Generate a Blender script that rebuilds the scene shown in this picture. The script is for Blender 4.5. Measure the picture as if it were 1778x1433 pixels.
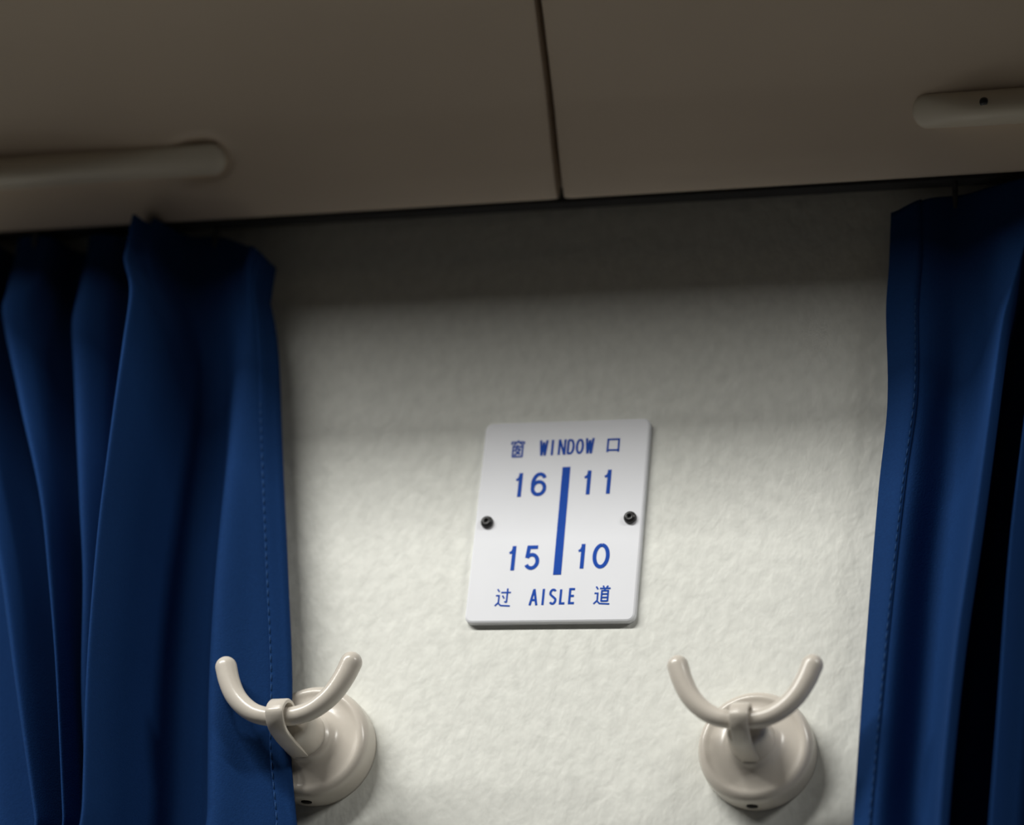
import bpy, bmesh, math, random
from mathutils import Vector, Matrix

random.seed(7)
S = bpy.context.scene
COL = S.collection
for o in list(bpy.data.objects):
    bpy.data.objects.remove(o)

# ------------------------------------------------------------------ camera
cam_d = bpy.data.cameras.new('camera')
cam = bpy.data.objects.new('camera', cam_d)
COL.objects.link(cam)
RX, UP, FW = (0.9578, 0.2707, 0.0964), (0.0341, -0.4401, 0.8973), (-0.2853, 0.8562, 0.4308)
m = Matrix((RX, UP, (-FW[0], -FW[1], -FW[2]))).transposed().to_4x4()
m.translation = (0.2808, -0.9183, -0.4118)
cam.matrix_world = m
cam_d.sensor_width = 36.0
cam_d.lens = 36.0 * 4500.0 / 1778.0
cam_d.clip_start = 0.01
cam_d.dof.use_dof = True
cam_d.dof.focus_distance = 1.005
cam_d.dof.aperture_fstop = 4.5
S.camera = cam

# ------------------------------------------------------------------ world and lamps
w = bpy.data.worlds.new('world')
w.use_nodes = True
w.node_tree.nodes['Background'].inputs[0].default_value = (1.0, 0.92, 0.84, 1)
w.node_tree.nodes['Background'].inputs[1].default_value = 0.010
S.world = w

def tube_lamp(x0, x1, y, z, width, watts):
    """one fluorescent strip of the aisle ceiling, running along the coach"""
    d = bpy.data.lights.new('ceiling_strip_light', 'AREA')
    d.shape = 'RECTANGLE'
    d.size, d.size_y = x1 - x0, width
    d.energy = watts
    d.color = (1.0, 0.985, 0.94)
    o = bpy.data.objects.new('ceiling_strip_light', d)
    COL.objects.link(o)
    o.location = ((x0 + x1) / 2, y, z)
    o.rotation_euler = (math.radians(35), 0, 0)
for x0, x1, k in ((-1.65, -0.20, 1.58), (1.05, 1.95, 0.72)):
    tube_lamp(x0, x1, -1.035, 0.85, 0.060, 5.5 * k)      # far tube
    tube_lamp(x0, x1, -0.945, 0.85, 0.045, 17.0 * k)     # near tube

S.view_settings.view_transform = 'Standard'
S.view_settings.look = 'None'
S.view_settings.exposure = 0.0
S.view_settings.gamma = 1.0
S.view_settings.use_curve_mapping = False

# ------------------------------------------------------------------ materials
def srgb(r, g, b):
    f = lambda c: (c / 255 / 12.92) if c <= 10 else ((c / 255 + 0.055) / 1.055) ** 2.4
    return (f(r), f(g), f(b), 1)

def material(name, base, rough=0.5, spec=0.5, vary=0.06, vary_scale=60.0, bump=0.0, bump_scale=400.0,
             stretch=(1, 1, 1), sheen=0.0, coat=0.0, metallic=0.0, turn=0.0):
    mt = bpy.data.materials.new(name)
    mt.use_nodes = True
    nt = mt.node_tree
    b = nt.nodes['Principled BSDF']
    b.inputs['Roughness'].default_value = rough
    b.inputs['Specular IOR Level'].default_value = spec
    b.inputs['Metallic'].default_value = metallic
    b.inputs['Sheen Weight'].default_value = sheen
    b.inputs['Sheen Roughness'].default_value = 0.4
    b.inputs['Coat Weight'].default_value = coat
    tc = nt.nodes.new('ShaderNodeTexCoord')
    mp = nt.nodes.new('ShaderNodeMapping')
    mp.inputs['Scale'].default_value = stretch
    mp.inputs['Rotation'].default_value = (0, turn, 0)
    nt.links.new(tc.outputs['Object'], mp.inputs['Vector'])
    nz = nt.nodes.new('ShaderNodeTexNoise')
    nz.inputs['Scale'].default_value = vary_scale
    nz.inputs['Detail'].default_value = 3
    nt.links.new(mp.outputs[0], nz.inputs['Vector'])
    rp = nt.nodes.new('ShaderNodeValToRGB')
    rp.color_ramp.elements[0].position = 0.3
    rp.color_ramp.elements[1].position = 0.7
    rp.color_ramp.elements[0].color = tuple(c * (1 - vary) for c in base[:3]) + (1,)
    rp.color_ramp.elements[1].color = tuple(min(1, c * (1 + vary)) for c in base[:3]) + (1,)
    nt.links.new(nz.outputs['Fac'], rp.inputs[0])
    nt.links.new(rp.outputs[0], b.inputs['Base Color'])
    if bump:
        n2 = nt.nodes.new('ShaderNodeTexNoise')
        n2.inputs['Scale'].default_value = bump_scale
        n2.inputs['Detail'].default_value = 2.5
        n2.inputs['Distortion'].default_value = 0.15
        nt.links.new(mp.outputs[0], n2.inputs['Vector'])
        bp = nt.nodes.new('ShaderNodeBump')
        bp.inputs['Strength'].default_value = 1.0
        bp.inputs['Distance'].default_value = bump
        nt.links.new(n2.outputs['Fac'], bp.inputs['Height'])
        nt.links.new(bp.outputs[0], b.inputs['Normal'])
    return mt

M_WALL = material('embossed_wall_laminate', (0.765, 0.775, 0.725, 1), rough=0.55, spec=0.3, vary=0.055, vary_scale=210,
                  bump=0.0006, bump_scale=180, stretch=(1.0, 1.0, 0.7), turn=0.35)
M_RACK = material('beige_rack_plastic', (0.82, 0.69, 0.555, 1), rough=0.42, spec=0.4, vary=0.04, vary_scale=9,
                  bump=0.00004, bump_scale=900)
M_BAR = material('beige_bar_plastic_lit', (0.83, 0.755, 0.62, 1), rough=0.3, spec=0.5, vary=0.03, vary_scale=20)  # paler than the rack plastic, standing in for direct light on the bars
M_HOOK = material('cream_hook_plastic', (0.60, 0.555, 0.49, 1), rough=0.24, spec=0.5, vary=0.015, vary_scale=90,
                  bump=0.00003, bump_scale=500)
M_PLATE = material('white_plate_plastic', (0.87, 0.885, 0.93, 1), rough=0.25, spec=0.5, vary=0.01, vary_scale=60)
M_INK = material('blue_ink', srgb(12, 74, 176), rough=0.5, spec=0.1, vary=0.03, vary_scale=300)
M_SCREW = material('black_screw_metal', (0.022, 0.022, 0.023, 1), rough=0.35, spec=0.5, vary=0.1, vary_scale=500)
M_HOLE = material('painted_hole_shade', (0.012, 0.011, 0.010, 1), rough=0.7, spec=0.2)
M_CLOTH = material('navy_curtain_cloth', (0.0085, 0.037, 0.130, 1), rough=0.85, spec=0.06, vary=0.07, vary_scale=900,
                   bump=0.00012, bump_scale=1500, sheen=0.0)
M_THREAD = material('blue_thread', (0.017, 0.060, 0.165, 1), rough=0.7, spec=0.2)
M_FLOOR = material('speckled_vinyl_floor', (0.30, 0.285, 0.26, 1), rough=0.5, spec=0.3, vary=0.15, vary_scale=160)
M_RAIL = material('grey_rail_metal', (0.05, 0.05, 0.052, 1), rough=0.5, spec=0.5)

# ------------------------------------------------------------------ helpers
def obj(name, bm, mat, parent=None, smooth=True, label=None):
    me = bpy.data.meshes.new(name)
    bmesh.ops.recalc_face_normals(bm, faces=bm.faces[:])
    bm.to_mesh(me)
    bm.free()
    me.materials.append(mat)
    for p in me.polygons:
        p.use_smooth = smooth
    o = bpy.data.objects.new(name, me)
    COL.objects.link(o)
    if parent:
        o.parent = parent
    if label:
        o['label'] = label
    return o

def thing(name, label, cat, loc=(0, 0, 0), group=None):
    o = bpy.data.objects.new(name, None)
    o.empty_display_size = 0.02
    COL.objects.link(o)
    o.location = loc
    o['label'] = label
    o['category'] = cat
    if group:
        o['group'] = group
    return o

def sharp(o, deg=35):
    """smooth shading that keeps edges sharper than deg"""
    me = o.data
    bm = bmesh.new(); bm.from_mesh(me)
    for e in bm.edges:
        if len(e.link_faces) == 2 and e.calc_face_angle(0) > math.radians(deg):
            e.smooth = False
    bm.to_mesh(me); bm.free()

def box(bm, lo, hi):
    v = [bm.verts.new((x, y, z)) for x in (lo[0], hi[0]) for y in (lo[1], hi[1]) for z in (lo[2], hi[2])]
    for f in ((0, 1, 3, 2), (4, 6, 7, 5), (0, 4, 5, 1), (2, 3, 7, 6), (0, 2, 6, 4), (1, 5, 7, 3)):
        bm.faces.new([v[i] for i in f])

def catmull(pts, n):
    """centripetal-ish spline through pts (tuples), n samples a span"""
    P = [Vector(p) for p in pts]
    P = [P[0] * 2 - P[1]] + P + [P[-1] * 2 - P[-2]]
    out = []
    for i in range(1, len(P) - 2):
        p0, p1, p2, p3 = P[i - 1:i + 3]
        for k in range(n):
            t = k / n
            out.append(0.5 * ((2 * p1) + (p2 - p0) * t + (2 * p0 - 5 * p1 + 4 * p2 - p3) * t * t
                              + (3 * p1 - p0 - 3 * p2 + p3) * t ** 3))
    out.append(P[-2])
    return out

def tube(bm, pts, radii, seg=20, round_ends=True):
    rings = []
    n = len(pts)
    frames = []
    prev_n = Vector((0, -1, 0))
    for i, p in enumerate(pts):
        t = (pts[min(i + 1, n - 1)] - pts[max(i - 1, 0)]).normalized()
        nn = (prev_n - t * prev_n.dot(t)).normalized()
        frames.append((p, t, nn, t.cross(nn)))
        prev_n = nn
    seq = []
    if round_ends:
        p, t, a, b = frames[0]
        for k in range(6):
            q = math.radians(12 + k * 13)
            seq.append((p - t * radii[0] * math.cos(q), radii[0] * math.sin(q), a, b))
    for (p, t, a, b), r in zip(frames, radii):
        seq.append((p, r, a, b))
    if round_ends:
        p, t, a, b = frames[-1]
        for k in reversed(range(6)):
            q = math.radians(12 + k * 13)
            seq.append((p + t * radii[-1] * math.cos(q), radii[-1] * math.sin(q), a, b))
    for p, r, a, b in seq:
        rings.append([bm.verts.new(p + (a * math.cos(2 * math.pi * j / seg) + b * math.sin(2 * math.pi * j / seg)) * r)
                      for j in range(seg)])
    for r0, r1 in zip(rings, rings[1:]):
        for j in range(seg):
            bm.faces.new((r0[j], r0[(j + 1) % seg], r1[(j + 1) % seg], r1[j]))
    bm.faces.new(rings[0][::-1]); bm.faces.new(rings[-1])

def lathe(bm, prof, seg=64, tilt=0.0):
    """revolve (radius, depth) about the -y axis; tilt lifts the axis with depth"""
    rings = []
    for r, d in prof:
        rings.append([bm.verts.new((r * math.cos(2 * math.pi * j / seg), -d,
                                    r * math.sin(2 * math.pi * j / seg) + tilt * d)) for j in range(seg)])
    for r0, r1 in zip(rings, rings[1:]):
        for j in range(seg):
            bm.faces.new((r0[j], r0[(j + 1) % seg], r1[(j + 1) % seg], r1[j]))
    bm.faces.new(rings[0][::-1]); bm.faces.new(rings[-1])

def interp(tab, z):
    """tab: [(z, x, y)] with falling z; smooth, clamped"""
    n = len(tab)
    if z >= tab[0][0]:
        return tab[0][1], tab[0][2]
    for i in range(n - 1):
        (z0, x0, y0), (z1, x1, y1) = tab[i], tab[i + 1]
        if z >= z1:
            h = z1 - z0
            t = (z - z0) / h
            def slope(k, c):
                if 0 < k < n - 1:
                    return (tab[k + 1][c] - tab[k - 1][c]) / (tab[k + 1][0] - tab[k - 1][0])
                a, b = (0, 1) if k == 0 else (n - 2, n - 1)
                return (tab[b][c] - tab[a][c]) / (tab[b][0] - tab[a][0])
            out = []
            for c, p0, p1 in ((1, x0, x1), (2, y0, y1)):
                m0, m1 = slope(i, c) * h, slope(i + 1, c) * h
                out.append((2 * t ** 3 - 3 * t * t + 1) * p0 + (t ** 3 - 2 * t * t + t) * m0
                           + (3 * t * t - 2 * t ** 3) * p1 + (t ** 3 - t * t) * m1)
            return tuple(out)
    return tab[-1][1], tab[-1][2]

# ------------------------------------------------------------------ setting: the coach side wall
bm = bmesh.new()
box(bm, (-2.4, 0.0, -1.6), (2.4, 0.03, 0.62))
wall = obj('wall_back', bm, M_WALL, smooth=False)
wall['kind'] = 'structure'
wall['label'] = 'pale grey embossed coach wall between the two blue curtains'

bm = bmesh.new()
box(bm, (-2.4, -1.25, -1.63), (2.4, 0.03, -1.60))
floor = obj('floor', bm, M_FLOOR, smooth=False)
floor['kind'] = 'structure'
floor['label'] = 'grey speckled vinyl coach floor below the wall'

# ------------------------------------------------------------------ overhead luggage rack panels
FACE = [(-0.0200, 0.1402), (-0.0206, 0.1394), (-0.0222, 0.1392), (-0.0240, 0.1404), (-0.0301, 0.1465), (-0.0396, 0.1575), (-0.0490, 0.1685),
        (-0.0591, 0.1789), (-0.0691, 0.1888), (-0.0798, 0.1991), (-0.1200, 0.2350), (-0.1600, 0.2660),
        (-0.2200, 0.3060), (-0.3000, 0.3480), (-0.3800, 0.3850), (-0.4450, 0.4120)]
def fine_face():
    pts = []
    for a, b in zip(FACE, FACE[1:]):
        d = math.hypot(b[0] - a[0], b[1] - a[1])
        n = max(1, int(d / 0.0022)) if b[0] > -0.09 else max(1, int(d / 0.012))
        for k in range(n):
            pts.append((a[0] + (b[0] - a[0]) * k / n, a[1] + (b[1] - a[1]) * k / n))
    pts.append(FACE[-1])
    return pts
NRM = Vector((0, -0.716, -0.698))          # outward normal of the sloping face

def rack_panel(label, x0, x1, dip):
    """closed shell: sloping face, front lip, top, back, hollow above the curtain rail"""
    root = thing('luggage_rack_panel', label, 'rack panel', ((x0 + x1) / 2, -0.02, 0.14), 'luggage rack panels')
    prof = fine_face()
    nf = len(prof)
    prof += [(-0.4560, 0.4190), (-0.4600, 0.4300), (-0.4600, 0.4800), (-0.0005, 0.4800), (-0.0005, 0.1620), (-0.0170, 0.1620), (-0.0175, 0.1420)]
    xs = []
    x = x0
    while x < x1 - 1e-6:
        xs.append(x)
        inner = -0.30 < x < 0.22
        x += 0.003 if inner else 0.05
    xs.append(x1)
    bm = bmesh.new()
    cx, half, sign = dip
    cols = []
    for xi, x in enumerate(xs):
        edge = min(x - x0, x1 - x)
        rnd = 0.0012 * max(0, 1 - edge / 0.003) ** 2          # softened seam edge
        col = []
        for i, (y, z) in enumerate(prof):
            off = -rnd if i < nf else 0.0
            if i < nf and -0.07 < y < -0.026:                  # finger recess round the bar's end
                s = ((x - cx) / half) ** 2 + ((y + 0.0402) / 0.0068) ** 2
                off -= 0.0042 * max(0.0, 1 - s) ** 0.8 if s < 1 else 0
            p = Vector((x, y, z)) + NRM * off
            col.append(bm.verts.new(p - root.location))
        cols.append(col)
    n = len(prof)
    for c0, c1 in zip(cols, cols[1:]):
        for i in range(n):
            bm.faces.new((c0[i], c0[(i + 1) % n], c1[(i + 1) % n], c1[i]))
    bm.faces.new(cols[0]); bm.faces.new(cols[-1][::-1])
    o = obj('panel_shell', bm, M_RACK, root)
    sharp(o, 40)
    return root

def grab_bar(root, xa, xb, flush_at, taper, depth, ends):
    """moulded half-round bar lying along the sloping face, sinking into it at one end"""
    c = Vector((0, -0.0400, 0.1581))                            # axis on the face
    along = Vector((0, -0.0576, 0.0591)).normalized()
    bm = bmesh.new()
    N, K = 70, 24
    rings = []
    for i in range(N + 1):
        u = i / N
        u = u ** 2.6 if abs(xa - flush_at) < abs(xb - flush_at) else 1 - (1 - u) ** 2.6
        x = xa + (xb - xa) * u
        d = abs(x - flush_at)
        t = min(1, d / taper)
        t = t * t * (3 - 2 * t)
        a = (0.0034 + 0.0036 * min(1, math.sqrt(d / 0.006)))     # half height along the face
        a = a if d > 0.006 else 0.0070 * math.sqrt(max(0.02, 1 - (1 - d / 0.006) ** 2))
        h = ends + (depth - ends) * t
        h = h if d > 0.004 else h * math.sqrt(max(0.02, 1 - (1 - d / 0.004) ** 2))
        ring = []
        for k in range(K):
            q = 2 * math.pi * k / K
            s, n = math.cos(q), math.sin(q)
            p = Vector((x, c.y, c.z)) + along * (a * s) + NRM * (h * n if n > 0 else 0.006 * n)
            ring.append(bm.verts.new(p - root.location))
        rings.append(ring)
    for r0, r1 in zip(rings, rings[1:]):
        for k in range(K):
            bm.faces.new((r0[k], r0[(k + 1) % K], r1[(k + 1) % K], r1[k]))
    bm.faces.new(rings[0]); bm.faces.new(rings[-1][::-1])
    return obj('grab_bar', bm, M_BAR, root)

left_panel = rack_panel('beige overhead rack panel left of the dark seam, bar end dipping into a recess', -2.2, -0.0086, (-0.166, 0.0165, 1))
grab_bar(left_panel, -0.72, -0.1545, -0.1545, 0.10, 0.0115, 0.0012)
right_panel = rack_panel('beige overhead rack panel right of the dark seam, small dark screw in its bar', -0.0054, 2.2, (0.60, 0.015, -1))
bar_r = grab_bar(right_panel, 0.1425, 0.62, 0.1425, 0.03, 0.0105, 0.002)
bm = bmesh.new()
c = Vector((0.1718, -0.0400, 0.1581)) + Vector((0, -0.0576, 0.0591)).normalized() * 0.0038 + NRM * 0.0084
rot = NRM.to_track_quat('Z', 'Y').to_matrix().to_4x4()
bmesh.ops.create_cone(bm, cap_ends=True, segments=16, radius1=0.0019, radius2=0.0015, depth=0.002,
                      matrix=Matrix.Translation(c - right_panel.location) @ rot)
obj('screw', bm, M_SCREW, bar_r, label='small dark screw head')

# ------------------------------------------------------------------ curtains
def curtain(label, lines, hem_w, ztop, hem_left, hooks_x, hem_lit):
    root = thing('curtain', label, 'curtain', (lines[0][0][1] if hem_left else lines[-1][0][1], -0.016, -0.55), 'blue window curtains')
    L = root.location
    zs = []
    z = 0.16
    while z > -0.55:
        zs.append(z)
        z -= 0.004 if z > -0.16 else 0.03
    SP = 9
    rows = []
    for z in zs:
        ctrl = [interp(t, z) for t in lines]
        # a valley between two lines may not pass the crest beside it
        row = catmull([(c[0], c[1], 0) for c in ctrl], SP)
        rows.append(row)
    nx = len(rows[0])
    # the heading droops: remap each column's z under its own top
    bm = bmesh.new()
    grid = []
    def spot(j, k, off=0.0):
        z = zs[j]
        x, y, _ = rows[j][k]
        top = ztop(rows[0][k][0], rows[0][k][1])
        wgt = max(0.0, min(1.0, (z - 0.04) / 0.12))
        zz = z - (0.16 - top) * wgt * wgt
        return Vector((x, y, zz))
    for j in range(len(zs)):
        grid.append([bm.verts.new(spot(j, k) - L) for k in range(nx)])
    for j in range(len(zs) - 1):
        for k in range(nx - 1):
            bm.faces.new((grid[j][k], grid[j + 1][k], grid[j + 1][k + 1], grid[j][k + 1]))
    cl = obj('cloth', bm, M_CLOTH, root)
    sd = cl.modifiers.new('thickness', 'SOLIDIFY'); sd.thickness = 0.0008; sd.offset = 0
    sub = cl.modifiers.new('smooth', 'SUBSURF'); sub.levels = 1; sub.render_levels = 1
    # hem: folded strip lying on the cloth along the free edge, stitched down
    bm = bmesh.new()
    st = bmesh.new()
    strips = []
    seam = []
    for j in range(len(zs)):
        ks = range(nx) if hem_left else range(nx - 1, -1, -1)
        pts = [spot(j, k) for k in ks]
        # walk along the cloth for the hem's width
        wdt = hem_w(pts[0].z)
        acc, path = 0.0, [pts[0]]
        for a, b in zip(pts, pts[1:]):
            d = (b - a).length
            if acc + d >= wdt:
                path.append(a.lerp(b, (wdt - acc) / d)); break
            acc += d; path.append(b)
        # resample to six points
        ln = [0]
        for a, b in zip(path, path[1:]):
            ln.append(ln[-1] + (b - a).length)
        res = []
        for q in range(6):
            s = ln[-1] * q / 5
            i = max(i for i in range(len(ln)) if ln[i] <= s + 1e-9)
            i = min(i, len(path) - 2)
            res.append(path[i].lerp(path[i + 1], (s - ln[i]) / max(1e-9, ln[i + 1] - ln[i])))
        front = [p + Vector((0, -0.0011 + (0.0004 if q == 5 else 0), 0)) for q, p in enumerate(res)]
        e = Vector((-0.0006 if hem_left else 0.0006, 0, 0))
        prof = [res[0] + Vector((0, 0.0006, 0)) + e] + [front[0] + e] + front[1:]
        strips.append([bm.verts.new(p - L) for p in prof])
        seam.append(front[4].lerp(front[5], 0.55))
    for a, b in zip(strips, strips[1:]):
        for k in range(len(a) - 1):
            bm.faces.new((a[k], b[k], b[k + 1], a[k + 1]))
    hm = obj('hem', bm, M_CLOTH, root)
    sd = hm.modifiers.new('thickness', 'SOLIDIFY'); sd.thickness = 0.0003; sd.offset = 0
    # stitches, 2.4 mm long
    acc = 0.0
    pts = [p for p in seam if hem_lit[0] > p.z > hem_lit[1]]
    for a, b in zip(pts, pts[1:]):
        d = (b - a).length
        n = max(1, round(d / 0.0036))
        for k in range(n):
            p = a.lerp(b, (k + 0.15) / n) + Vector((0, -0.0003, 0))
            q = a.lerp(b, (k + 0.85) / n) + Vector((0, -0.0003, 0))
            tube(st, [p - L, p.lerp(q, 0.5) + Vector((0, -0.0001, 0)) - L, q - L], [0.00016, 0.00022, 0.00016], seg=5, round_ends=False)
    so = obj('stitching', st, M_THREAD, hm)
    so['kind'] = 'stuff'
    so['label'] = 'paler blue seam stitches'
    # small hooks from the heading up to the rail
    for hx in hooks_x:
        k = min(range(nx), key=lambda k: abs(rows[0][k][0] - hx))
        p = spot(0, k)
        bm = bmesh.new()
        path = catmull([(p.x, p.y + 0.001, p.z - 0.008), (p.x, p.y - 0.001, p.z), (p.x, p.y * 0.6 - 0.004, min(p.z + 0.0015, 0.1386)), (p.x, -0.0105, 0.1424)], 5)
        tube(bm, [Vector(v) - L for v in path], [0.0011] * len(path), seg=8)
        obj('curtain_hook', bm, M_RAIL, root)
    return root

# fold lines of the left curtain, outer folds first: (z, x, y)
def lerp_tab(a, b, f, y, n=9):
    """a line lying between two others at fraction f, at depth y"""
    out = []
    for i in range(n):
        z = 0.13 - i * 0.27 / (n - 1)
        xa, xb = interp(a, z)[0], interp(b, z)[0]
        out.append((z, xa + (xb - xa) * f, y(z) if callable(y) else y))
    return out
def shift(t, dx, y):
    return [(z, x + dx, y(z) if callable(y) else y) for z, x, _ in t]
def taper(y):     # fold depth that flattens towards the heading
    return lambda z: -0.012 + (y + 0.012) * max(0.25, min(1, (0.145 - z) / 0.05))

LB = [(0.135, -0.2840, -0.019), (0.105, -0.2740, -0.032), (0.0427, -0.2518, -0.042), (-0.0111, -0.2327, -0.042), (-0.0332, -0.2230, -0.042), (-0.0868, -0.2046, -0.042), (-0.1417, -0.1861, -0.040)]
LA = [(0.135, -0.2590, -0.019), (0.1128, -0.2541, -0.028), (0.0896, -0.2466, -0.040), (0.0421, -0.2279, -0.044), (-0.0036, -0.2093, -0.044), (-0.0404, -0.1986, -0.043), (-0.0771, -0.1888, -0.042), (-0.1415, -0.1740, -0.040)]
LC = [(0.135, -0.2240, -0.018), (0.1148, -0.2200, -0.026), (0.0867, -0.2149, -0.036), (0.0653, -0.2099, -0.038), (0.0343, -0.2031, -0.038), (-0.0058, -0.1943, -0.037), (-0.0347, -0.1885, -0.035), (-0.0843, -0.1818, -0.031), (-0.1393, -0.1700, -0.028)]
LD = [(0.1330, -0.1945, -0.038), (0.1150, -0.1890, -0.048), (0.0859, -0.1770, -0.060), (0.0571, -0.1745, -0.062), (0.0287, -0.1734, -0.062), (-0.0009, -0.1720, -0.062), (-0.0239, -0.1707, -0.062), (-0.0512, -0.1683, -0.062), (-0.0873, -0.1648, -0.061), (-0.1424, -0.1570, -0.060)]
LX = shift(LD, 0.0064, -0.028)
def LY(z):        # depth just right of a crest; the folds flatten towards the heading
    return -0.018 - 0.021 * max(0, min(1, (0.135 - z) / 0.05))
def LZ(z):
    return -0.016 - 0.016 * max(0, min(1, (0.135 - z) / 0.05)) + 0.008 * max(0, min(1, -z / 0.14))
LV = [(0.1300, -0.1790, -0.012), (0.0859, -0.1680, -0.0060), (0.0546, -0.1635, -0.0050), (0.0007, -0.1605, -0.0040), (-0.0509, -0.1568, -0.0040), (-0.1319, -0.1465, -0.0040)]
LW = [(0.1300, -0.1630, -0.012), (0.0546, -0.1520, -0.0065), (0.0007, -0.1480, -0.0050), (-0.0509, -0.1435, -0.0050), (-0.1319, -0.1345, -0.0050)]
LF = [(0.1250, -0.1480, -0.018), (0.0397, -0.1370, -0.0270), (-0.0283, -0.1310, -0.0320), (-0.0781, -0.1255, -0.0330), (-0.1336, -0.1175, -0.0330)]
LK = [(0.1250, -0.1540, -0.015), (0.0397, -0.1430, -0.0170), (-0.0283, -0.1372, -0.0180), (-0.0781, -0.1325, -0.0180), (-0.1336, -0.1245, -0.0180)]
LE = [(0.1162, -0.1345, -0.016), (0.0892, -0.1290, -0.016), (0.0397, -0.1208, -0.016), (-0.0281, -0.1082, -0.016), (-0.0727, -0.1001, -0.016), (-0.1014, -0.0968, -0.0155), (-0.1324, -0.0900, -0.015)]
LG = lerp_tab(LF, LE, 0.5, -0.0248)
LX0 = [(z, x + 0.0034, y + 0.0060) for z, x, y in LD]
left_lines = [shift(LB, -0.075, -0.012), shift(LB, -0.058, -0.018), shift(LB, -0.050, -0.012), shift(LB, -0.028, -0.018),
              lerp_tab(shift(LB, -0.028, 0), LB, 0.84, -0.006), LB, lerp_tab(LB, LA, 0.22, LY), lerp_tab(LB, LA, 0.42, -0.018), lerp_tab(LB, LA, 0.58, -0.004), lerp_tab(LB, LA, 0.84, -0.005), LA,
              lerp_tab(LA, LC, 0.26, LY), lerp_tab(LA, LC, 0.44, -0.018), lerp_tab(LA, LC, 0.60, -0.004), lerp_tab(LA, LC, 0.84, -0.005), LC,
              lerp_tab(LC, LD, 0.32, LZ), lerp_tab(LC, LD, 0.55, -0.012), lerp_tab(LC, LD, 0.80, -0.006), LD, LX0, LX, LV, LW, LK, LF, LG, LE]
def top_left(x, y):
    if x > -0.165:
        t = min(1, (x + 0.165) / 0.031)
        return 0.136 - 0.020 * t ** 1.3
    return 0.137 if y > -0.03 else 0.1335
curtain('blue curtain with deep folds, passing behind the hook beside its hemmed edge', left_lines,
        lambda z: 0.0095 if z > 0.04 else 0.0095 - (0.04 - max(z, -0.14)) / 0.18 * 0.0022, top_left, False,
        (-0.166, -0.207, -0.25), (0.05, -0.14))

RE = [(0.1146, 0.1317, -0.012), (0.0887, 0.1312, -0.012), (0.0425, 0.1332, -0.012), (0.0054, 0.1311, -0.012), (-0.0517, 0.1288, -0.012), (-0.1286, 0.1264, -0.012)]
RH = [(0.12, 0.1443, -0.013), (0.0378, 0.1443, -0.0170), (-0.0328, 0.1402, -0.0180), (-0.1288, 0.1354, -0.0180)]
RV = [(0.0636, 0.1575, -0.0085), (0.0136, 0.1550, -0.008), (-0.0231, 0.1515, -0.008), (-0.0702, 0.1490, -0.008), (-0.1156, 0.1465, -0.008)]
R1 = [(0.135, 0.1870, -0.019), (0.105, 0.1850, -0.030), (0.0758, 0.1826, -0.042), (0.0609, 0.1804, -0.046), (0.0269, 0.1770, -0.048), (-0.0213, 0.1720, -0.048), (-0.0674, 0.1666, -0.048), (-0.1119, 0.1630, -0.048), (-0.1370, 0.1616, -0.048)]
R2 = [(0.135, 0.2050, -0.019), (0.09, 0.1985, -0.034), (0.0394, 0.1905, -0.038), (0.0091, 0.1870, -0.038), (-0.0324, 0.1833, -0.038), (-0.1003, 0.1799, -0.038), (-0.1362, 0.1779, -0.038)]
right_lines = [RE, RH, RV, lerp_tab(RV, R1, 0.38, -0.0125), lerp_tab(RV, R1, 0.72, taper(-0.028)), R1, shift(R1, 0.0004, taper(-0.032)), shift(R1, -0.0016, taper(-0.014)), shift(R1, 0.0015, -0.004), lerp_tab(shift(R1, 0.0065, 0), R2, 0.75, -0.006), R2,
               shift(R2, 0.0045, -0.008), shift(R2, 0.014, -0.007), shift(R2, 0.022, -0.018),
               shift(R2, 0.030, -0.008), shift(R2, 0.045, -0.018), shift(R2, 0.052, -0.008), shift(R2, 0.075, -0.018), shift(R2, 0.085, -0.008)]
def top_right(x, y):
    if x < 0.158:
        t = min(1, (0.158 - x) / 0.026)
        return 0.1375 - 0.0095 * t ** 1.4
    return 0.1375
curtain('blue curtain with an upright hemmed edge, hanging clear of the hooks', right_lines,
        lambda z: 0.0128 if z > 0.04 else 0.0128 - (0.04 - max(z, -0.14)) / 0.18 * 0.0040, top_right, True,
        (0.156, 0.186, 0.225), (0.09, -0.14))

bm = bmesh.new()
box(bm, (-0.9, -0.0125, 0.1428), (0.9, -0.0065, 0.1500))
rail = obj('curtain_rail', bm, M_RAIL, smooth=False)
rail['label'] = 'narrow dark curtain rail tucked in the shadow under the overhead rack'
rail['category'] = 'curtain rail'

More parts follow.
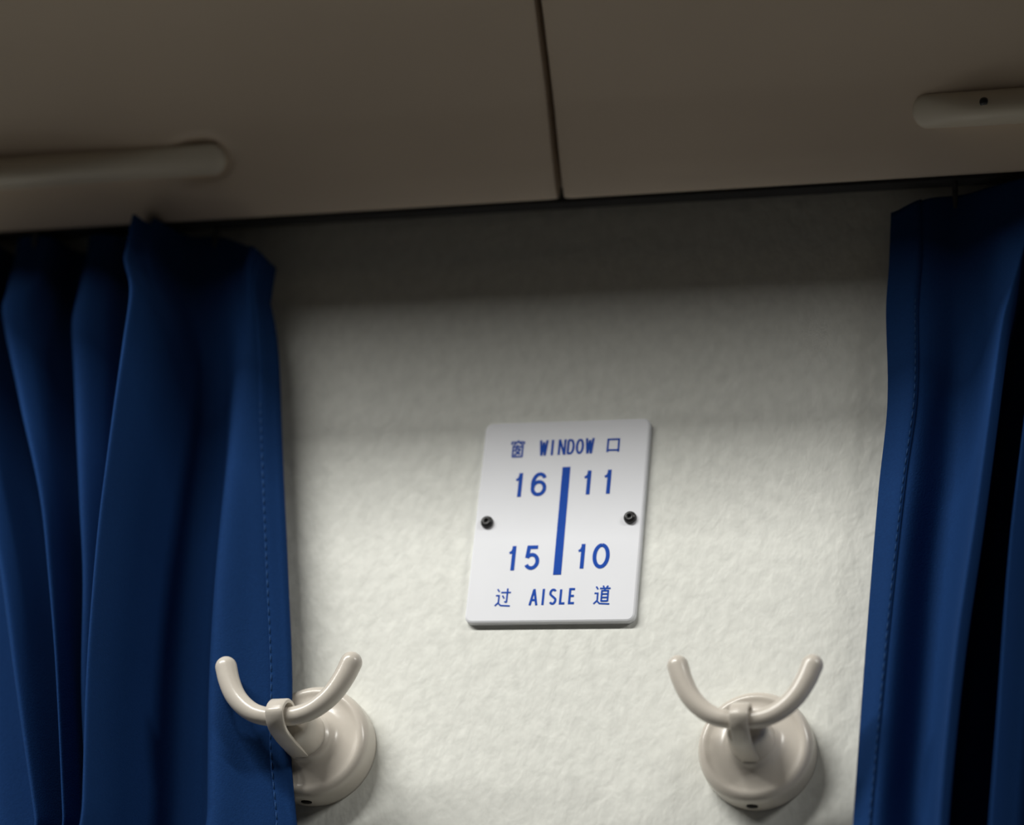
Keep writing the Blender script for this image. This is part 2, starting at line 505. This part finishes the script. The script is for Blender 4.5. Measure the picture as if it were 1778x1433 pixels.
# ------------------------------------------------------------------ double coat hooks
def coat_hook(label, x, z, size=1.0, bz=0.0, sx=1.0, sz=1.0, yaw=0.0):
    """size scales the whole hook, bz is the bar's height, sx and sz its spread, yaw turns the post on its base"""
    root = thing('coat_hook', label, 'hook', (x, 0, z), 'double coat hooks')
    def turn(bm):
        bmesh.ops.transform(bm, verts=bm.verts[:], matrix=Matrix.Rotation(yaw, 4, 'Z') @ Matrix.Scale(size, 4))
    # base: cup with a rounded lip and a shallow dished face
    prof = [(0.0232, 0.0), (0.0234, 0.002), (0.0233, 0.0085), (0.0231, 0.0100), (0.0226, 0.0112), (0.0218, 0.0122), (0.0209, 0.0127), (0.0202, 0.0129), (0.0196, 0.0128),
            (0.0190, 0.0126), (0.0184, 0.0124), (0.0176, 0.0123), (0.0160, 0.0124), (0.0140, 0.0128), (0.0122, 0.0134), (0.0108, 0.0145), (0.0098, 0.0159), (0.0093, 0.0180)]
    bm = bmesh.new(); lathe(bm, [(r * size, d * size) for r, d in prof])
    obj('base', bm, M_HOOK, root)
    # stem: tapering post rising a little
    bm = bmesh.new()
    lathe(bm, [(0.0098, 0.0150), (0.0093, 0.0180), (0.0087, 0.0220), (0.0082, 0.0260), (0.0077, 0.0292), (0.0068, 0.0306), (0.0055, 0.0315), (0.0030, 0.0319)], seg=40, tilt=0.02)
    turn(bm)
    obj('stem', bm, M_HOOK, root)
    # strap: flat band looping round the bar and running back along the stem
    bc = 0.0385                                                # depth of the bar's centre
    mid = [(0.0130, -0.0080), (0.0190, -0.0078), (0.0250, -0.0074), (0.0300, -0.0070), (0.0345, -0.0062), (0.0388, bz - 0.0056), (0.0422, bz - 0.0034)]
    R = 0.0060
    for a in range(-2, 181, 14):
        q = math.radians(a)
        mid.append((bc + R * math.cos(q), bz + R * math.sin(q)))
    mid += [(0.0308, bz - 0.0012), (0.0285, bz - 0.0030)]
    mid = [Vector((p.x, p.y, 0)) for p in catmull([(a, b, 0) for a, b in mid], 3)]
    bm = bmesh.new()
    hw, th = 0.0036, 0.0010
    rings = []
    for i, p in enumerate(mid):
        t = (mid[min(i + 1, len(mid) - 1)] - mid[max(i - 1, 0)]).normalized()
        n = Vector((t.y, -t.x, 0))
        sec = []
        for sx, sn in ((-1, -.6), (-.85, -1), (.85, -1), (1, -.6), (1, .6), (.85, 1), (-.85, 1), (-1, .6)):
            w_ = hw
            q = p + n * (sn * th)
            sec.append(bm.verts.new((sx * w_, -q.x, q.y)))
        rings.append(sec)
    for a, b in zip(rings, rings[1:]):
        for k in range(8):
            bm.faces.new((a[k], a[(k + 1) % 8], b[(k + 1) % 8], b[k]))
    bm.faces.new(rings[0]); bm.faces.new(rings[-1][::-1])
    turn(bm)
    so = obj('strap', bm, M_HOOK, root)
    sharp(so, 50)
    # bar: the U of two upturned arms
    half = [(0, 0), (0.0062, 0.0004), (0.0120, 0.0022), (0.0172, 0.0058), (0.0214, 0.0106), (0.0247, 0.0168), (0.0268, 0.0226)]
    half = [(a * sx, b * sz) for a, b in half]
    pts = [(-a, -bc, bz + b) for a, b in reversed(half[1:])] + [(a, -bc, bz + b) for a, b in half]
    path = catmull(pts, 5)
    rad = [0.0036 + 0.0007 * (abs(p.x) / 0.0268) ** 2 for p in path]
    bm = bmesh.new(); tube(bm, [Vector(p) for p in path], rad, seg=24)
    turn(bm)
    obj('prong_bar', bm, M_HOOK, root)
    # fixing hole low on the base's side: solid disc, its shade painted dark
    bm = bmesh.new()
    bmesh.ops.create_cone(bm, cap_ends=True, segments=16, radius1=0.0022, radius2=0.0022, depth=0.0010,
                          matrix=Matrix.Translation((-0.0004, -0.0068 * size, -0.0231 * size)) @ Matrix.Diagonal((1, 0.85, 1, 1)))
    obj('fixing_hole', bm, M_HOLE, root, label='hole painted dark in the underside of the base')
    return root
coat_hook('cream double coat hook overlapping the edge of the curtain', -0.0895, -0.0968, 1.0, 0.0004, 1.04, 0.94, -0.075)
coat_hook('cream double coat hook standing clear on the bare wall', 0.0872, -0.0981, 0.94, 0.0012, 1.0, 1.0, 0.0)

# ------------------------------------------------------------------ seat number plate
plate = thing('seat_number_plate', 'white seat number plate with blue figures screwed to the wall', 'sign', (0, 0, 0))
W2, H2, T = 0.0350, 0.0443, 0.0028
def rounded(w, h, r, n=6):
    out = []
    for cx, cy, a0 in ((w - r, h - r, 0), (-w + r, h - r, 90), (-w + r, -h + r, 180), (w - r, -h + r, 270)):
        for k in range(n + 1):
            q = math.radians(a0 + 90 * k / n)
            out.append((cx + r * math.cos(q), cy + r * math.sin(q)))
    return out
bm = bmesh.new()
rings = []
for inset, d in ((0, 0.0), (0, T - 0.0009), (0.0003, T - 0.0003), (0.0009, T)):
    rings.append([bm.verts.new((x, -d, z)) for x, z in rounded(W2 - inset, H2 - inset, 0.0032 - inset)])
for a, b in zip(rings, rings[1:]):
    for k in range(len(a)):
        bm.faces.new((a[k], a[(k + 1) % len(a)], b[(k + 1) % len(a)], b[k]))
bm.faces.new(rings[0][::-1]); bm.faces.new(rings[-1])
po = obj('plate', bm, M_PLATE, plate)
sharp(po, 15)

INK = 0.00012
def prism(bm, poly):
    a = [bm.verts.new((x, -T, z)) for x, z in poly]
    b = [bm.verts.new((x, -T - INK, z)) for x, z in poly]
    bm.faces.new(b)
    for k in range(len(a)):
        bm.faces.new((a[k], a[(k + 1) % len(a)], b[(k + 1) % len(a)], b[k]))

def stroke(bm, pts, wdt, lift=0.0):
    """a flat stroke of even width, or one width a point"""
    for i in range(1, len(pts) - 1):
        a = Vector((pts[i][0] - pts[i - 1][0], pts[i][1] - pts[i - 1][1])).normalized()
        b = Vector((pts[i + 1][0] - pts[i][0], pts[i + 1][1] - pts[i][1])).normalized()
        if a.dot(b) < -0.2 and not isinstance(wdt, list):
            stroke(bm, pts[:i + 1], wdt, lift)
            stroke(bm, pts[i:], wdt, lift + 0.000004)
            return
    n = len(pts)
    ws = wdt if isinstance(wdt, (list, tuple)) else [wdt] * n
    P = [Vector((p[0], p[1])) for p in pts]
    Lf, Rt = [], []
    for i in range(n):
        if i == 0: d = (P[1] - P[0]).normalized(); k = 1
        elif i == n - 1: d = (P[-1] - P[-2]).normalized(); k = 1
        else:
            d1, d2 = (P[i] - P[i - 1]).normalized(), (P[i + 1] - P[i]).normalized()
            d = (d1 + d2)
            d = d.normalized() if d.length > 1e-6 else d1
            k = 1 / max(0.5, d.dot(d2))
        nrm = Vector((-d.y, d.x)) * (ws[i] / 2 * k)
        Lf.append(P[i] + nrm); Rt.append(P[i] - nrm)
    y1 = -T - INK - lift
    for i in range(n - 1):
        q = [Lf[i], Lf[i + 1], Rt[i + 1], Rt[i]]
        top = [bm.verts.new((v.x, y1, v.y)) for v in q]
        bot = [bm.verts.new((v.x, -T + 0.0002, v.y)) for v in q]
        bm.faces.new(top)
        for k in range(4):
            bm.faces.new((top[k], top[(k + 1) % 4], bot[(k + 1) % 4], bot[k]))

def arc(cx, cy, rx, ry, a0, a1, n=18):
    return [(cx + rx * math.cos(math.radians(a0 + (a1 - a0) * k / n)), cy + ry * math.sin(math.radians(a0 + (a1 - a0) * k / n))) for k in range(n + 1)]

# glyphs in a box of half width 1 and half height 1; each is a list of strokes
def glyph(ch):
    if ch == '1': return [[(0.55, -1), (0.55, 1)], [(0.55, 0.80), (0.10, 0.52), (-0.75, 0.42)]]
    if ch == '0': return [arc(0, 0, 1, 1, 90, 450, 28)]
    if ch == '6': return [arc(0, -0.38, 1, 0.62, 0, 360, 26), arc(0.05, 0.05, 1.05, 0.95, 205, 95, 12) + arc(0.10, 0.42, 0.85, 0.58, 88, 20, 6)]
    if ch == '5': return [[(0.85, 1), (-0.62, 1), (-0.80, -0.02)], [(-0.80, 0.0)] + arc(0.0, -0.36, 0.95, 0.64, 140, -150, 22)]
    if ch == 'W': return [[(-1, 1), (-0.52, -1), (0, 0.75), (0.52, -1), (1, 1)]]
    if ch == 'I': return [[(0, -1), (0, 1)]]
    if ch == 'N': return [[(-1, -1), (-1, 1), (1, -1), (1, 1)]]
    if ch == 'D': return [[(-1, 1), (-1, -1)], [(-1, 1), (-0.1, 1)] + arc(-0.1, 0, 1.1, 1, 78, -78, 14) + [(-0.1, -1), (-1, -1)]]
    if ch == 'O': return [arc(0, 0, 1, 1, 90, 450, 24)]
    if ch == 'A': return [[(-1, -1), (0, 1), (1, -1)], [(-0.62, -0.35), (0.62, -0.35)]]
    if ch == 'S': return [arc(0, 0.49, 0.95, 0.51, 35, 200, 12) + [(-0.3, 0.10), (0.3, -0.10)] + arc(0, -0.49, 0.95, 0.51, 20, -145, 12)]
    if ch == 'L': return [[(-0.8, 1), (-0.8, -1), (0.95, -1)]]
    if ch == 'E': return [[(0.9, 1), (-0.8, 1), (-0.8, -1), (0.95, -1)], [(-0.8, 0.03), (0.7, 0.03)]]
    # 窗 口 过 道, written stroke by stroke
    if ch == 'chuang': return [[(0, 1.0), (0, 0.82)], [(-0.95, 0.48), (-0.95, 0.78), (0.95, 0.78), (0.82, 0.52)], [(-0.30, 0.66), (-0.70, 0.38)], [(0.25, 0.66), (0.80, 0.38)],
                               [(0.0, 0.46), (-0.15, 0.26)], [(-0.72, -1.0), (-0.72, 0.22), (0.74, 0.22), (0.74, -1.0)], [(-0.72, -0.95), (0.74, -0.95)],
                               [(-0.10, 0.08), (-0.50, -0.30)], [(-0.20, -0.06), (0.40, -0.06), (0.10, -0.50), (-0.50, -0.76)], [(-0.22, -0.30), (0.42, -0.70)]]
    if ch == 'kou': return [[(-0.9, -1.0), (-0.9, 0.92), (0.9, 0.92), (0.9, -1.0)], [(-0.9, -0.72), (0.9, -0.72)]]
    walk = [[(-0.80, 0.92), (-0.55, 0.62)], [(-0.95, 0.22), (-0.55, 0.22), (-0.55, -0.52), (-0.98, -0.88)], [(-0.60, -0.56), (-0.25, -0.84), (0.98, -0.90)]]
    if ch == 'guo': return walk + [[(-0.30, 0.55), (0.95, 0.55)], [(0.50, 0.98), (0.50, -0.52), (0.22, -0.42)], [(-0.10, 0.22), (0.14, -0.08)]]
    if ch == 'dao': return walk + [[(0.05, 1.0), (0.18, 0.80)], [(0.66, 1.0), (0.50, 0.80)], [(-0.32, 0.72), (0.98, 0.72)], [(0.34, 0.72), (0.26, 0.48)],
                                   [(-0.06, -0.62), (-0.06, 0.48), (0.72, 0.48), (0.72, -0.62)], [(-0.06, 0.14), (0.72, 0.14)], [(-0.06, -0.22), (0.72, -0.22)], [(-0.06, -0.58), (0.72, -0.58)]]
def write(name, items, label):
    bm = bmesh.new()
    for ch, cx, cz, w_, h_, s in items:
        for n_, st in enumerate(glyph(ch)):
            wid = s
            if ch == '1' and n_ == 1:
                wid = [s * 1.0, s * 0.8, s * 0.6]
            hx, hz = (w_ - s) / 2, (h_ - (s if ch in '0O65S' else 0)) / 2
            if ch in 'LEDkou' and ch not in ('o', 'u', 'k'):
                hz = (h_ - s) / 2
            stroke(bm, [((cx + px * hx) / 1000, (cz + pz * hz) / 1000) for px, pz in st], [q / 1000 for q in wid] if isinstance(wid, list) else wid / 1000, lift=0.000008 * n_)
    o = obj(name, bm, M_INK, plate, smooth=False, label=label)
    return o
DH, DS = 10.6, 1.55
write('seat_number', [('1', -18.3, 15.7, 4.4, DH, DS), ('6', -9.6, 15.8, 6.6, DH, DS)], 'blue figures 16')
write('seat_number', [('1', 10.5, 16.0, 4.4, DH, DS), ('1', 18.9, 16.1, 4.4, DH, DS)], 'blue figures 11')
write('seat_number', [('1', -17.9, -16.6, 4.4, DH, DS), ('5', -9.4, -16.5, 6.6, DH, DS)], 'blue figures 15')
write('seat_number', [('1', 10.8, -16.3, 4.4, DH, DS), ('0', 19.2, -16.3, 7.0, DH + 0.3, DS)], 'blue figures 10')
CH, CS = 6.9, 0.92
write('lettering', [('W', -9.1, 32.1, 3.7, CH, CS), ('I', -5.4, 32.15, 1.6, CH, CS), ('N', -1.3, 32.2, 3.3, CH, CS), ('D', 2.4, 32.25, 3.2, CH, CS), ('O', 6.2, 32.3, 3.4, CH, CS), ('W', 10.3, 32.4, 3.7, CH, CS)], 'blue word WINDOW')
write('lettering', [('A', -7.0, -33.6, 3.7, CH, CS), ('I', -3.1, -33.55, 1.6, CH, CS), ('S', 0.9, -33.5, 3.3, CH, CS), ('L', 4.9, -33.4, 3.0, CH, CS), ('E', 8.7, -33.35, 3.2, CH, CS)], 'blue word AISLE')
write('character', [('chuang', -20.1, 32.1, 6.2, 7.6, 0.62)], 'blue character for window')
write('character', [('kou', 20.2, 32.3, 5.8, 6.6, 0.75)], 'blue square character for opening')
write('character', [('guo', -19.7, -33.6, 7.0, 8.0, 0.62)], 'blue character at the lower left')
write('character', [('dao', 21.0, -33.2, 7.2, 8.2, 0.62)], 'blue character at the lower right')
bm = bmesh.new()
stroke(bm, [(0.00140, 0.0232), (0.00175, -0.0241)], 0.0033)
obj('divider_bar', bm, M_INK, plate, smooth=False, label='broad blue upright bar')
for x, z in ((-0.0298, -0.0006), (0.0298, 0.0000)):
    bm = bmesh.new()
    lp = [(0.0026, T - 0.0002), (0.0026, T + 0.0006), (0.0023, T + 0.0013), (0.0016, T + 0.0018), (0.0009, T + 0.0019), (0.0008, T + 0.0010)]
    lathe(bm, lp, seg=24)
    so = obj('screw', bm, M_SCREW, plate, label='black screw head')
    so.location = (x, 0, z)
